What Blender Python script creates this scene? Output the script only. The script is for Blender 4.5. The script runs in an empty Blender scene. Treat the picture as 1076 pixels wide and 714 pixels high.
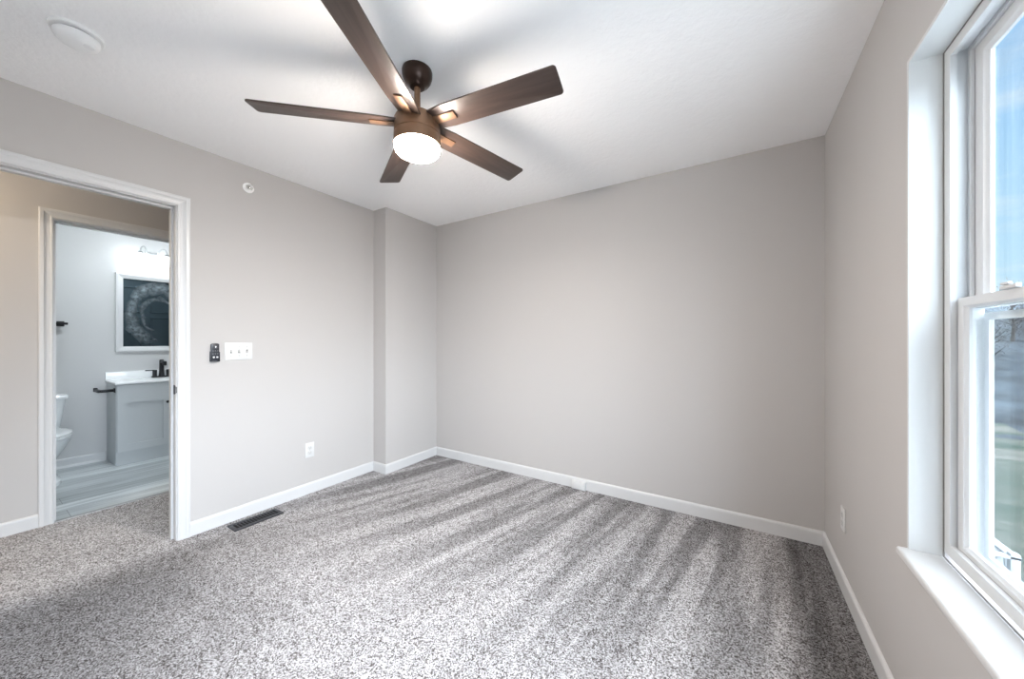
import bpy, bmesh, math, random
from mathutils import Vector, Matrix
random.seed(7)
PI = math.pi
SC = bpy.context.scene
COL = SC.collection

# ------------------------------------------------------------------ camera, sky, exposure
H = 2.44                      # ceiling height
XL, XR, YB, YF = -2.877, 0.452, 2.766, -0.80      # bedroom faces
XC, YC = -2.699, 2.119        # boxed chase in the far left corner
XH0, XH1 = -2.992, -3.853     # hallway faces
XB0, XB1 = -3.97, -5.45       # bathroom faces

cam_data = bpy.data.cameras.new('camera')
cam = bpy.data.objects.new('camera', cam_data)
COL.objects.link(cam)
cam.location = (0, 0, 1.2229)
cam.rotation_euler = (PI / 2, 0, math.radians(32.232))
cam_data.sensor_width = 36
cam_data.sensor_fit = 'HORIZONTAL'
cam_data.lens = 36 * 371.463 / 1076
cam_data.shift_y = 0.00065
cam_data.clip_start = 0.01
cam_data.clip_end = 1000
SC.camera = cam

SC.view_settings.view_transform = 'Standard'
SC.view_settings.look = 'None'
SC.view_settings.exposure = 0.16
SC.view_settings.gamma = 1.0
SC.view_settings.use_curve_mapping = False
SC.cycles.use_denoising = True
SC.cycles.max_bounces = 14
SC.cycles.diffuse_bounces = 8
SC.cycles.glossy_bounces = 5
SC.cycles.transparent_max_bounces = 16
SC.cycles.caustics_reflective = False
SC.cycles.caustics_refractive = False
SC.cycles.sample_clamp_indirect = 8

FAN_POWER = 335.0             # radiance of the fan's opal diffuser
BATH_POWER = 13.0             # radiance of the two vanity shades
BATH_FILL = 80.0              # radiance of the added, unseen bathroom fill light
HALL_POWER = 78.0  # radiance of the assumed, unseen hallway lamp
SKY_GLOW = 28.0               # bright haze round the sun, off to the side of the view


def nd(nt, typ, **kw):
    n = nt.nodes.new(typ)
    for k, v in kw.items():
        if hasattr(n, k):
            setattr(n, k, v)
        else:
            n.inputs[k.replace('_', ' ')].default_value = v
    return n


def ramp(nt, stops, interp='LINEAR'):
    n = nt.nodes.new('ShaderNodeValToRGB')
    e = n.color_ramp.elements
    n.color_ramp.interpolation = interp
    while len(e) < len(stops):
        e.new(0.5)
    for k, (p, c) in enumerate(stops):
        e[k].position = p
        e[k].color = (c[0], c[1], c[2], 1) if not isinstance(c, (int, float)) else (c, c, c, 1)
    return n


def math_n(nt, op, a=None, b=None, c=None, clamp=False):
    n = nt.nodes.new('ShaderNodeMath')
    n.operation = op
    n.use_clamp = clamp
    for k, v in enumerate((a, b, c)):
        if v is None:
            continue
        if isinstance(v, (int, float)):
            n.inputs[k].default_value = v
        else:
            nt.links.new(v, n.inputs[k])
    return n.outputs[0]


def build_world():
    w = bpy.data.worlds.new('sky')
    SC.world = w
    w.use_nodes = True
    nt = w.node_tree
    nt.nodes.clear()
    L = nt.links.new
    tc = nd(nt, 'ShaderNodeTexCoord')
    sep = nd(nt, 'ShaderNodeSeparateXYZ')
    L(tc.outputs['Generated'], sep.inputs[0])
    grad = ramp(nt, [(0.0, (0.56, 0.80, 0.96)), (0.16, (0.48, 0.75, 0.97)), (0.45, (0.30, 0.60, 0.98)), (1.0, (0.20, 0.46, 0.92))])
    L(sep.outputs[2], grad.inputs[0])
    # thin cloud
    mp = nd(nt, 'ShaderNodeMapping')
    mp.inputs['Scale'].default_value = (2.2, 2.2, 5.5)
    mp.inputs['Location'].default_value = (0.35, 0.1, 0.12)
    L(tc.outputs['Generated'], mp.inputs[0])
    no = nd(nt, 'ShaderNodeTexNoise', Scale=2.1, Detail=6.0, Roughness=0.55, Distortion=0.35)
    L(mp.outputs[0], no.inputs['Vector'])
    cr = ramp(nt, [(0.46, 0.0), (0.70, 1.0)])
    L(no.outputs['Fac'], cr.inputs[0])
    low = ramp(nt, [(0.0, 1.0), (0.30, 0.9), (0.55, 0.35), (1.0, 0.2)])
    L(sep.outputs[2], low.inputs[0])
    cf = math_n(nt, 'MULTIPLY', cr.outputs[0], low.outputs[0])
    mix = nd(nt, 'ShaderNodeMix', data_type='RGBA')
    L(cf, mix.inputs['Factor'])
    L(grad.outputs[0], mix.inputs['A'])
    mix.inputs['B'].default_value = (0.82, 0.92, 1.0, 1)
    # hazy glow round the sun
    vm = nd(nt, 'ShaderNodeVectorMath', operation='DOT_PRODUCT')
    s = Vector((0.74, -0.34, 0.73)).normalized()
    vm.inputs[1].default_value = s
    L(tc.outputs['Generated'], vm.inputs[0])
    mr = nd(nt, 'ShaderNodeMapRange', interpolation_type='SMOOTHSTEP')
    mr.inputs['From Min'].default_value = 0.42
    mr.inputs['From Max'].default_value = 1.0
    L(vm.outputs['Value'], mr.inputs['Value'])
    glow = nd(nt, 'ShaderNodeMix', data_type='RGBA', blend_type='ADD')
    glow.clamp_result = False
    L(mr.outputs[0], glow.inputs['Factor'])
    L(mix.outputs['Result'], glow.inputs['A'])
    glow.inputs['B'].default_value = (SKY_GLOW * 0.86, SKY_GLOW * 0.97, SKY_GLOW * 1.10, 1)
    bg = nd(nt, 'ShaderNodeBackground')
    L(glow.outputs['Result'], bg.inputs['Color'])
    out = nd(nt, 'ShaderNodeOutputWorld')
    L(bg.outputs[0], out.inputs['Surface'])
    w.cycles.sampling_method = 'MANUAL'
    w.cycles.sample_map_resolution = 512


build_world()

# ------------------------------------------------------------------ materials
def principled(name, col, rough=0.5, metal=0.0, spec=0.5, bump=None, var=None, coat=0.0):
    m = bpy.data.materials.new(name)
    m.use_nodes = True
    nt = m.node_tree
    p = nt.nodes['Principled BSDF']
    p.inputs['Base Color'].default_value = (*col, 1)
    p.inputs['Roughness'].default_value = rough
    p.inputs['Metallic'].default_value = metal
    p.inputs['Specular IOR Level'].default_value = spec
    p.inputs['Coat Weight'].default_value = coat
    tc = nd(nt, 'ShaderNodeTexCoord')
    if var:                                   # (scale, amount): faint mottling of the surface colour
        n = nd(nt, 'ShaderNodeTexNoise', Scale=var[0], Detail=4.0)
        nt.links.new(tc.outputs['Object'], n.inputs['Vector'])
        a = [c * (1 - var[1]) for c in col]
        b = [min(1, c * (1 + var[1])) for c in col]
        r = ramp(nt, [(0.3, a), (0.7, b)])
        nt.links.new(n.outputs['Fac'], r.inputs[0])
        nt.links.new(r.outputs[0], p.inputs['Base Color'])
    if bump:                                  # (scale, strength, distance)
        n = nd(nt, 'ShaderNodeTexNoise', Scale=bump[0], Detail=5.0, Roughness=0.6)
        nt.links.new(tc.outputs['Object'], n.inputs['Vector'])
        b = nd(nt, 'ShaderNodeBump', Strength=bump[1], Distance=bump[2])
        nt.links.new(n.outputs['Fac'], b.inputs['Height'])
        nt.links.new(b.outputs[0], p.inputs['Normal'])
    return m


def emitter(name, col, strength):
    m = bpy.data.materials.new(name)
    m.use_nodes = True
    nt = m.node_tree
    nt.nodes.clear()
    e = nd(nt, 'ShaderNodeEmission', Strength=strength)
    e.inputs['Color'].default_value = (*col, 1)
    o = nd(nt, 'ShaderNodeOutputMaterial')
    nt.links.new(e.outputs[0], o.inputs['Surface'])
    return m


def carpet_material():
    m = bpy.data.materials.new('carpet')
    m.use_nodes = True
    nt = m.node_tree
    L = nt.links.new
    p = nt.nodes['Principled BSDF']
    p.inputs['Roughness'].default_value = 0.95
    p.inputs['Specular IOR Level'].default_value = 0.1
    tc = nd(nt, 'ShaderNodeTexCoord')
    vo = nd(nt, 'ShaderNodeTexVoronoi', Scale=260.0)
    L(tc.outputs['Object'], vo.inputs['Vector'])
    sp = nd(nt, 'ShaderNodeSeparateXYZ')
    L(vo.outputs['Color'], sp.inputs[0])
    n2 = nd(nt, 'ShaderNodeTexNoise', Scale=110.0, Detail=5.0, Roughness=0.75)
    L(tc.outputs['Object'], n2.inputs['Vector'])
    a = math_n(nt, 'MULTIPLY', sp.outputs[0], 0.6)
    b = math_n(nt, 'MULTIPLY_ADD', n2.outputs['Fac'], 1.1, a)
    b = math_n(nt, 'SUBTRACT', b, 0.36)
    # vacuum strokes: the pile leans one way or the other along strokes fanning across the room
    pos = nd(nt, 'ShaderNodeSeparateXYZ')
    L(tc.outputs['Object'], pos.inputs[0])
    ang = math_n(nt, 'MULTIPLY_ADD', pos.outputs[0], -0.115, 0.135)
    s = math_n(nt, 'MULTIPLY', ang, pos.outputs[1])
    s = math_n(nt, 'SUBTRACT', pos.outputs[0], s)
    cmb = nd(nt, 'ShaderNodeCombineXYZ')
    L(math_n(nt, 'MULTIPLY', s, 5.4), cmb.inputs[0])
    L(math_n(nt, 'MULTIPLY', pos.outputs[1], 0.55), cmb.inputs[1])
    n3 = nd(nt, 'ShaderNodeTexNoise', Scale=1.0, Detail=3.5, Roughness=0.55, Distortion=0.15)
    L(cmb.outputs[0], n3.inputs['Vector'])
    st = ramp(nt, [(0.43, 0.0), (0.56, 1.0)])
    L(n3.outputs['Fac'], st.inputs[0])
    far = nd(nt, 'ShaderNodeMapRange', interpolation_type='SMOOTHSTEP')
    far.inputs['From Min'].default_value = 0.8
    far.inputs['From Max'].default_value = 1.9
    far.inputs['To Min'].default_value = 0.12
    far.inputs['To Max'].default_value = 1.0
    L(pos.outputs[1], far.inputs['Value'])
    lean = math_n(nt, 'MULTIPLY', st.outputs[0], far.outputs[0])
    big = nd(nt, 'ShaderNodeTexNoise', Scale=3.0, Detail=3.0)
    L(tc.outputs['Object'], big.inputs['Vector'])
    b = math_n(nt, 'MULTIPLY_ADD', big.outputs['Fac'], 0.10, b)
    clump = nd(nt, 'ShaderNodeTexNoise', Scale=22.0, Detail=3.0, Roughness=0.6)
    L(tc.outputs['Object'], clump.inputs['Vector'])
    b = math_n(nt, 'MULTIPLY_ADD', clump.outputs['Fac'], 0.34, math_n(nt, 'SUBTRACT', b, 0.17))
    lay_shade = math_n(nt, 'MULTIPLY_ADD', lean, -0.44, 1.0)
    # shade painted into the pile: strip along the window wall, patch by the door
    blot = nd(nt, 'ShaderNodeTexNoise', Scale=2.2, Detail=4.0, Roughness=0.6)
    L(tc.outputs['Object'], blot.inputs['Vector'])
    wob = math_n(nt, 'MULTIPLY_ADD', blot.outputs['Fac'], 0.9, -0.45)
    wall_shade = nd(nt, 'ShaderNodeMapRange', interpolation_type='SMOOTHSTEP')
    wall_shade.inputs['From Min'].default_value = -0.08
    wall_shade.inputs['From Max'].default_value = 0.12
    L(math_n(nt, 'MULTIPLY_ADD', wob, 0.35, s), wall_shade.inputs['Value'])
    lay_shade = math_n(nt, 'MULTIPLY', lay_shade, math_n(nt, 'MULTIPLY_ADD', wall_shade.outputs[0], -0.52, 1.0))
    door_shade = nd(nt, 'ShaderNodeMapRange', interpolation_type='SMOOTHSTEP')
    door_shade.inputs['From Min'].default_value = 1.15
    door_shade.inputs['From Max'].default_value = 0.15
    L(math_n(nt, 'MULTIPLY_ADD', pos.outputs[0], 0.45, math_n(nt, 'MULTIPLY_ADD', wob, 1.0, math_n(nt, 'ADD', pos.outputs[1], 0.9))), door_shade.inputs['Value'])
    door_shade_edge = nd(nt, 'ShaderNodeMapRange', interpolation_type='SMOOTHSTEP')
    door_shade_edge.inputs['From Min'].default_value = -2.95
    door_shade_edge.inputs['From Max'].default_value = -2.65
    L(pos.outputs[0], door_shade_edge.inputs['Value'])
    lay_shade = math_n(nt, 'MULTIPLY', lay_shade, math_n(nt, 'MULTIPLY_ADD', math_n(nt, 'MULTIPLY', door_shade.outputs[0], door_shade_edge.outputs[0]), -0.50, 1.0))
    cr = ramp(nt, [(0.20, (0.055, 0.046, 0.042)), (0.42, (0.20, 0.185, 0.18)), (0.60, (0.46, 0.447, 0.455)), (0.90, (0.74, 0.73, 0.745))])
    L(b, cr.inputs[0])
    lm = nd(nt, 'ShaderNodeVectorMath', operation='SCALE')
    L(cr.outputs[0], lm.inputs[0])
    L(lay_shade, lm.inputs['Scale'])
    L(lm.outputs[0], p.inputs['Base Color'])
    bp = nd(nt, 'ShaderNodeBump', Strength=0.55, Distance=0.006)
    L(b, bp.inputs['Height'])
    L(bp.outputs[0], p.inputs['Normal'])
    return m


def vinyl_material():
    m = bpy.data.materials.new('vinyl_planks')
    m.use_nodes = True
    nt = m.node_tree
    L = nt.links.new
    p = nt.nodes['Principled BSDF']
    p.inputs['Roughness'].default_value = 0.32
    tc = nd(nt, 'ShaderNodeTexCoord')
    mp = nd(nt, 'ShaderNodeMapping')
    mp.inputs['Rotation'].default_value = (0, 0, PI / 2)
    L(tc.outputs['Object'], mp.inputs[0])
    br = nd(nt, 'ShaderNodeTexBrick', Scale=1.0)
    br.offset = 0.37
    br.inputs['Color1'].default_value = (0.42, 0.45, 0.46, 1)
    br.inputs['Color2'].default_value = (0.74, 0.77, 0.78, 1)
    br.inputs['Mortar'].default_value = (0.15, 0.16, 0.17, 1)
    br.inputs['Mortar Size'].default_value = 0.0015
    br.inputs['Brick Width'].default_value = 1.2
    br.inputs['Row Height'].default_value = 0.17
    L(mp.outputs[0], br.inputs['Vector'])
    ms = nd(nt, 'ShaderNodeMapping')
    ms.inputs['Scale'].default_value = (24, 1.6, 1)
    L(tc.outputs['Object'], ms.inputs[0])
    no = nd(nt, 'ShaderNodeTexNoise', Scale=1.0, Detail=6.0, Roughness=0.6, Distortion=0.4)
    L(ms.outputs[0], no.inputs['Vector'])
    cr = ramp(nt, [(0.3, (0.62, 0.64, 0.65)), (0.7, (1.25, 1.25, 1.25))])
    L(no.outputs['Fac'], cr.inputs[0])
    mx = nd(nt, 'ShaderNodeMix', data_type='RGBA', blend_type='MULTIPLY')
    mx.inputs['Factor'].default_value = 1
    L(br.outputs['Color'], mx.inputs['A'])
    L(cr.outputs[0], mx.inputs['B'])
    L(mx.outputs['Result'], p.inputs['Base Color'])
    return m


def pane_material():
    m = bpy.data.materials.new('window_glass')
    m.use_nodes = True
    nt = m.node_tree
    nt.nodes.clear()
    L = nt.links.new
    t = nd(nt, 'ShaderNodeBsdfTransparent')
    t.inputs['Color'].default_value = (0.97, 0.985, 0.98, 1)
    g = nd(nt, 'ShaderNodeBsdfGlossy', Roughness=0.0)
    f = nd(nt, 'ShaderNodeFresnel')
    geo = nd(nt, 'ShaderNodeNewGeometry')
    L(math_n(nt, 'MULTIPLY_ADD', geo.outputs['Backfacing'], 1 / 1.3 - 1.3, 1.3), f.inputs['IOR'])
    mx = nd(nt, 'ShaderNodeMixShader')
    L(f.outputs[0], mx.inputs[0])
    L(t.outputs[0], mx.inputs[1])
    L(g.outputs[0], mx.inputs[2])
    o = nd(nt, 'ShaderNodeOutputMaterial')
    L(mx.outputs[0], o.inputs['Surface'])
    return m


def screen_material():
    m = bpy.data.materials.new('insect_mesh')
    m.use_nodes = True
    nt = m.node_tree
    nt.nodes.clear()
    L = nt.links.new
    t = nd(nt, 'ShaderNodeBsdfTransparent')
    d = nd(nt, 'ShaderNodeBsdfDiffuse')
    d.inputs['Color'].default_value = (0.05, 0.055, 0.06, 1)
    mx = nd(nt, 'ShaderNodeMixShader')
    mx.inputs[0].default_value = 0.30
    L(t.outputs[0], mx.inputs[1])
    L(d.outputs[0], mx.inputs[2])
    o = nd(nt, 'ShaderNodeOutputMaterial')
    L(mx.outputs[0], o.inputs['Surface'])
    return m


def mirror_material():
    """dark looking glass with dried wiping smears in an arch"""
    m = bpy.data.materials.new('smeared_mirror')
    m.use_nodes = True
    nt = m.node_tree
    L = nt.links.new
    p = nt.nodes['Principled BSDF']
    p.inputs['Base Color'].default_value = (0.055, 0.078, 0.092, 1)
    p.inputs['Metallic'].default_value = 1.0
    p.inputs['Roughness'].default_value = 0.03
    tc = nd(nt, 'ShaderNodeTexCoord')
    sp = nd(nt, 'ShaderNodeSeparateXYZ')
    L(tc.outputs['Object'], sp.inputs[0])
    dy = math_n(nt, 'SUBTRACT', sp.outputs[1], 1.235)
    dz = math_n(nt, 'SUBTRACT', sp.outputs[2], 1.50)
    dzs = math_n(nt, 'MULTIPLY', dz, 0.72)
    r = math_n(nt, 'SQRT', math_n(nt, 'ADD', math_n(nt, 'MULTIPLY', dy, dy), math_n(nt, 'MULTIPLY', dzs, dzs)))
    no = nd(nt, 'ShaderNodeTexNoise', Scale=7.0, Detail=5.0, Roughness=0.6)
    L(tc.outputs['Object'], no.inputs['Vector'])
    rr = math_n(nt, 'MULTIPLY_ADD', no.outputs['Fac'], 0.10, r)
    band = math_n(nt, 'ABSOLUTE', math_n(nt, 'SUBTRACT', rr, 0.265))
    band = math_n(nt, 'SUBTRACT', 1.0, math_n(nt, 'MULTIPLY', band, 17.0), clamp=True)
    band2 = math_n(nt, 'ABSOLUTE', math_n(nt, 'SUBTRACT', rr, 0.18))
    band2 = math_n(nt, 'SUBTRACT', 1.0, math_n(nt, 'MULTIPLY', band2, 45.0), clamp=True)
    band = math_n(nt, 'MAXIMUM', band, math_n(nt, 'MULTIPLY', band2, 0.6))
    upper = nd(nt, 'ShaderNodeMapRange')
    upper.inputs['From Min'].default_value = -0.36
    upper.inputs['From Max'].default_value = -0.22
    L(dz, upper.inputs['Value'])
    rightside = nd(nt, 'ShaderNodeMapRange')
    rightside.inputs['From Min'].default_value = -0.10
    rightside.inputs['From Max'].default_value = 0.02
    L(dy, rightside.inputs['Value'])
    lowside = nd(nt, 'ShaderNodeMapRange')
    lowside.inputs['From Min'].default_value = 0.10
    lowside.inputs['From Max'].default_value = -0.02
    L(dz, lowside.inputs['Value'])
    gap = math_n(nt, 'SUBTRACT', 1.0, math_n(nt, 'MULTIPLY', rightside.outputs[0], lowside.outputs[0]))
    band = math_n(nt, 'MULTIPLY', math_n(nt, 'MULTIPLY', band, upper.outputs[0]), gap)
    fine = nd(nt, 'ShaderNodeTexNoise', Scale=30.0, Detail=6.0, Roughness=0.7)
    L(tc.outputs['Object'], fine.inputs['Vector'])
    fr = ramp(nt, [(0.35, 0.12), (0.65, 1.0)])
    L(fine.outputs['Fac'], fr.inputs[0])
    fac = math_n(nt, 'MULTIPLY', math_n(nt, 'MULTIPLY', band, fr.outputs[0]), 0.30)
    d = nd(nt, 'ShaderNodeBsdfDiffuse')
    d.inputs['Color'].default_value = (0.62, 0.68, 0.72, 1)
    mx = nd(nt, 'ShaderNodeMixShader')
    L(fac, mx.inputs[0])
    L(p.outputs[0], mx.inputs[1])
    L(d.outputs[0], mx.inputs[2])
    L(mx.outputs[0], nt.nodes['Material Output'].inputs['Surface'])
    return m


def grass_material():
    m = bpy.data.materials.new('lawn')
    m.use_nodes = True
    nt = m.node_tree
    L = nt.links.new
    p = nt.nodes['Principled BSDF']
    p.inputs['Roughness'].default_value = 0.95
    p.inputs['Specular IOR Level'].default_value = 0.1
    tc = nd(nt, 'ShaderNodeTexCoord')
    mp = nd(nt, 'ShaderNodeMapping')
    mp.inputs['Scale'].default_value = (0.25, 0.9, 0.6)
    mp.inputs['Rotation'].default_value = (0, 0, 0.5)
    L(tc.outputs['Object'], mp.inputs[0])
    n = nd(nt, 'ShaderNodeTexNoise', Scale=0.8, Detail=8.0, Roughness=0.65)
    L(mp.outputs[0], n.inputs['Vector'])
    r = ramp(nt, [(0.30, (0.030, 0.052, 0.040)), (0.48, (0.060, 0.074, 0.060)), (0.60, (0.105, 0.105, 0.090)), (0.8, (0.18, 0.175, 0.16))])
    L(n.outputs['Fac'], r.inputs[0])
    L(r.outputs[0], p.inputs['Base Color'])
    return m


def wood_material():
    m = bpy.data.materials.new('dark_walnut')
    m.use_nodes = True
    nt = m.node_tree
    L = nt.links.new
    p = nt.nodes['Principled BSDF']
    p.inputs['Roughness'].default_value = 0.36
    tc = nd(nt, 'ShaderNodeTexCoord')
    mp = nd(nt, 'ShaderNodeMapping')
    mp.inputs['Scale'].default_value = (3, 45, 10)
    L(tc.outputs['Object'], mp.inputs[0])
    n = nd(nt, 'ShaderNodeTexNoise', Scale=1.0, Detail=5.0, Roughness=0.6)
    L(mp.outputs[0], n.inputs['Vector'])
    r = ramp(nt, [(0.3, (0.046, 0.029, 0.023)), (0.7, (0.074, 0.048, 0.038))])
    L(n.outputs['Fac'], r.inputs[0])
    L(r.outputs[0], p.inputs['Base Color'])
    return m


M = {
    'wall': principled('greige_paint', (0.50, 0.482, 0.47), 0.62, spec=0.3, bump=(180, 0.08, 0.002)),
    'bath_wall': principled('cool_lit_wall_paint', (0.56, 0.56, 0.56), 0.6, spec=0.3, bump=(180, 0.08, 0.002)),  # same wall paint; the bathroom's cooler light is put into the colour
    'ceiling': principled('ceiling_paint', (0.92, 0.915, 0.91), 0.9, spec=0.15, bump=(26, 0.30, 0.010)),
    'trim': principled('white_trim_paint', (0.62, 0.622, 0.625), 0.35),
    'reveal': principled('white_return_paint', (0.62, 0.63, 0.63), 0.55),
    'vinyl': principled('white_vinyl_frame', (0.61, 0.62, 0.63), 0.32),
    'plastic': principled('white_plastic', (0.66, 0.66, 0.655), 0.32),
    'bright_plastic': principled('bright_white_plastic', (0.90, 0.90, 0.89), 0.35),
    'socket': principled('socket_plastic', (0.60, 0.60, 0.59), 0.32),
    'slot': principled('socket_slot', (0.16, 0.16, 0.16), 0.6),
    'toggle': principled('toggle_plastic', (0.46, 0.45, 0.44), 0.3),
    'blackp': principled('black_plastic', (0.018, 0.02, 0.028), 0.35),
    'blackm': principled('matte_black_metal', (0.015, 0.015, 0.017), 0.38, metal=0.4),
    'bronze': principled('lamp_lit_bronze', (0.24, 0.135, 0.078), 0.42, metal=0.45),  # dark bronze lightened: the lamp's glow is put into the colour
    'bronze_dark': principled('dark_bronze', (0.045, 0.026, 0.019), 0.30, metal=0.6),
    'wood': wood_material(),
    'chrome': principled('chrome', (0.80, 0.80, 0.80), 0.14, metal=1.0),
    'nickel': principled('brushed_nickel', (0.36, 0.365, 0.37), 0.5, metal=0.5),
    'ventm': principled('grey_register_metal', (0.05, 0.05, 0.057), 0.5, metal=0.5),
    'dark': principled('dark_void', (0.01, 0.01, 0.01), 0.9),
    'carpet': carpet_material(),
    'planks': vinyl_material(),
    'porcelain': principled('porcelain', (0.84, 0.86, 0.87), 0.12, coat=0.4),
    'cabinet': principled('grey_cabinet_paint', (0.52, 0.545, 0.555), 0.42),
    'counter': principled('cultured_marble', (0.86, 0.87, 0.87), 0.18),
    'mirror': mirror_material(),
    'glass': pane_material(),
    'mesh': screen_material(),
    'grass': grass_material(),
    'siding': principled('pale_siding', (0.60, 0.60, 0.58), 0.7),
    'deck_white': principled('white_rail_vinyl', (0.42, 0.44, 0.45), 0.5),
    'asphalt': principled('asphalt', (0.055, 0.062, 0.072), 0.9, var=(2.0, 0.3)),
    'woods': principled('wooded_slope', (0.050, 0.062, 0.072), 0.95, spec=0.05, var=(0.5, 0.55)),
    'bark': principled('bark', (0.03, 0.026, 0.024), 0.9, var=(6, 0.4)),
    'twig': principled('winter_twigs', (0.05, 0.045, 0.044), 0.95, spec=0.05, var=(2.5, 0.5)),
    'icon': principled('white_print', (0.85, 0.86, 0.88), 0.5),
    'fan_glow': emitter('opal_diffuser_lit', (1.0, 0.91, 0.82), FAN_POWER),
    'bath_glow': emitter('vanity_shade_lit', (0.87, 0.955, 1.0), BATH_POWER),
    'bath_fill_glow': emitter('bath_fill_lit', (0.87, 0.955, 1.0), BATH_FILL),
    'assumed_hall_glow': emitter('assumed_hall_dome_lit', (1.0, 0.84, 0.64), HALL_POWER),  # warm glow of the assumed hallway lamp
}

# ------------------------------------------------------------------ mesh helpers
class MB:
    """collects shapes into one mesh"""
    def __init__(self):
        self.bm = bmesh.new()

    def _merge(self, b, mat=None):
        if mat is not None:
            bmesh.ops.transform(b, matrix=mat, verts=b.verts)
        me = bpy.data.meshes.new('tmp')
        b.to_mesh(me)
        b.free()
        self.bm.from_mesh(me)
        bpy.data.meshes.remove(me)
        return self

    def box(self, x0, x1, y0, y1, z0, z1, bev=0.0, seg=2, mat=None):
        b = bmesh.new()
        bmesh.ops.create_cube(b, size=1)
        sx, sy, sz = abs(x1 - x0), abs(y1 - y0), abs(z1 - z0)
        bmesh.ops.scale(b, vec=(sx, sy, sz), verts=b.verts)
        bmesh.ops.translate(b, vec=((x0 + x1) / 2, (y0 + y1) / 2, (z0 + z1) / 2), verts=b.verts)
        if bev > 0:
            bmesh.ops.bevel(b, geom=b.edges[:], offset=min(bev, min(sx, sy, sz) * 0.49), segments=seg, profile=0.5, affect='EDGES')
        return self._merge(b, mat)

    def lathe(self, prof, center=(0, 0, 0), seg=40, mat=None):
        """prof: list of (radius, z) from one end to the other"""
        b = bmesh.new()
        rings = []
        for r, z in prof:
            if r < 1e-6:
                rings.append([b.verts.new((0, 0, z))])
            else:
                rings.append([b.verts.new((r * math.cos(2 * PI * k / seg), r * math.sin(2 * PI * k / seg), z)) for k in range(seg)])
        self._bridge(b, rings, seg)
        bmesh.ops.translate(b, vec=center, verts=b.verts)
        return self._merge(b, mat)

    def _bridge(self, b, rings, seg):
        for A, B in zip(rings, rings[1:]):
            for k in range(seg):
                n = (k + 1) % seg
                if len(A) == 1 and len(B) == 1:
                    continue
                if len(A) == 1:
                    b.faces.new((A[0], B[k], B[n]))
                elif len(B) == 1:
                    b.faces.new((A[k], A[n], B[0]))
                else:
                    b.faces.new((A[k], A[n], B[n], B[k]))
        if len(rings[0]) > 2:
            b.faces.new(list(reversed(rings[0])))
        if len(rings[-1]) > 2:
            b.faces.new(rings[-1])
        bmesh.ops.recalc_face_normals(b, faces=b.faces)

    def loft(self, sections, power=2.0, seg=40, mat=None):
        """sections: (cx, cy, z, half_x, half_y); superellipse rings"""
        b = bmesh.new()
        rings = []
        for s in sections:
            cx, cy, z, hx, hy = s[:5]
            pw = s[5] if len(s) > 5 else power
            ring = []
            for k in range(seg):
                a = 2 * PI * k / seg
                c, sn = math.cos(a), math.sin(a)
                ring.append(b.verts.new((cx + hx * math.copysign(abs(c) ** (2 / pw), c), cy + hy * math.copysign(abs(sn) ** (2 / pw), sn), z)))
            rings.append(ring)
        self._bridge(b, rings, seg)
        return self._merge(b, mat)

    def tube(self, pts, rad, seg=12, mat=None):
        b = bmesh.new()
        rings = []
        pts = [Vector(q) for q in pts]
        up = Vector((0.31, 0.52, 0.79)).normalized()
        for k, q in enumerate(pts):
            d = (pts[min(k + 1, len(pts) - 1)] - pts[max(k - 1, 0)]).normalized()
            u = d.cross(up).normalized()
            v = d.cross(u).normalized()
            r = rad[k] if isinstance(rad, (list, tuple)) else rad
            rings.append([b.verts.new(q + (u * math.cos(2 * PI * j / seg) + v * math.sin(2 * PI * j / seg)) * r) for j in range(seg)])
        self._bridge(b, rings, seg)
        return self._merge(b, mat)

    def prism(self, outline, z0, z1, bev=0.0, mat=None):
        """outline: list of (x, y), extruded along z"""
        b = bmesh.new()
        lo = [b.verts.new((x, y, z0)) for x, y in outline]
        hi = [b.verts.new((x, y, z1)) for x, y in outline]
        n = len(outline)
        b.faces.new(list(reversed(lo)))
        b.faces.new(hi)
        for k in range(n):
            b.faces.new((lo[k], lo[(k + 1) % n], hi[(k + 1) % n], hi[k]))
        bmesh.ops.recalc_face_normals(b, faces=b.faces)
        if bev > 0:
            ed = [e for e in b.edges if abs(e.verts[0].co.z - e.verts[1].co.z) < 1e-7]
            bmesh.ops.bevel(b, geom=ed, offset=bev, segments=2, profile=0.5, affect='EDGES')
        return self._merge(b, mat)

    def run(self, prof, p0, p1, normal, ext0=0.0, ext1=0.0):
        """moulding: prof of (out, z) extruded from p0 to p1 (x, y); out along normal; ends mitred by ext per unit of out"""
        b = bmesh.new()
        d = (Vector(p1) - Vector(p0)).normalized()
        n = Vector(normal)
        A, B = [], []
        for o, z in prof:
            q0 = Vector(p0) + n * o - d * (o * ext0)
            q1 = Vector(p1) + n * o + d * (o * ext1)
            A.append(b.verts.new((q0.x, q0.y, z)))
            B.append(b.verts.new((q1.x, q1.y, z)))
        k = len(prof)
        for i in range(k):
            j = (i + 1) % k
            b.faces.new((A[i], A[j], B[j], B[i]))
        b.faces.new(A)
        b.faces.new(list(reversed(B)))
        bmesh.ops.recalc_face_normals(b, faces=b.faces)
        return self._merge(b)

    def frame(self, y0, y1, z0, z1, prof, x, sx, closed=True, inward=False):
        """profile of (w, t) swept with mitres round a rectangle in the plane X = x; w grows outward (or inward), t along sx"""
        b = bmesh.new()
        loops = []
        for w, t in prof:
            g = -w if inward else w
            xx = x + sx * t
            if closed:
                c = [(y0 - g, z0 - g), (y0 - g, z1 + g), (y1 + g, z1 + g), (y1 + g, z0 - g)]
            else:
                c = [(y0 - g, z0), (y0 - g, z1 + g), (y1 + g, z1 + g), (y1 + g, z0)]
            loops.append([b.verts.new((xx, a, z)) for a, z in c])
        n = len(prof)
        segs = range(4) if closed else range(3)
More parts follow.
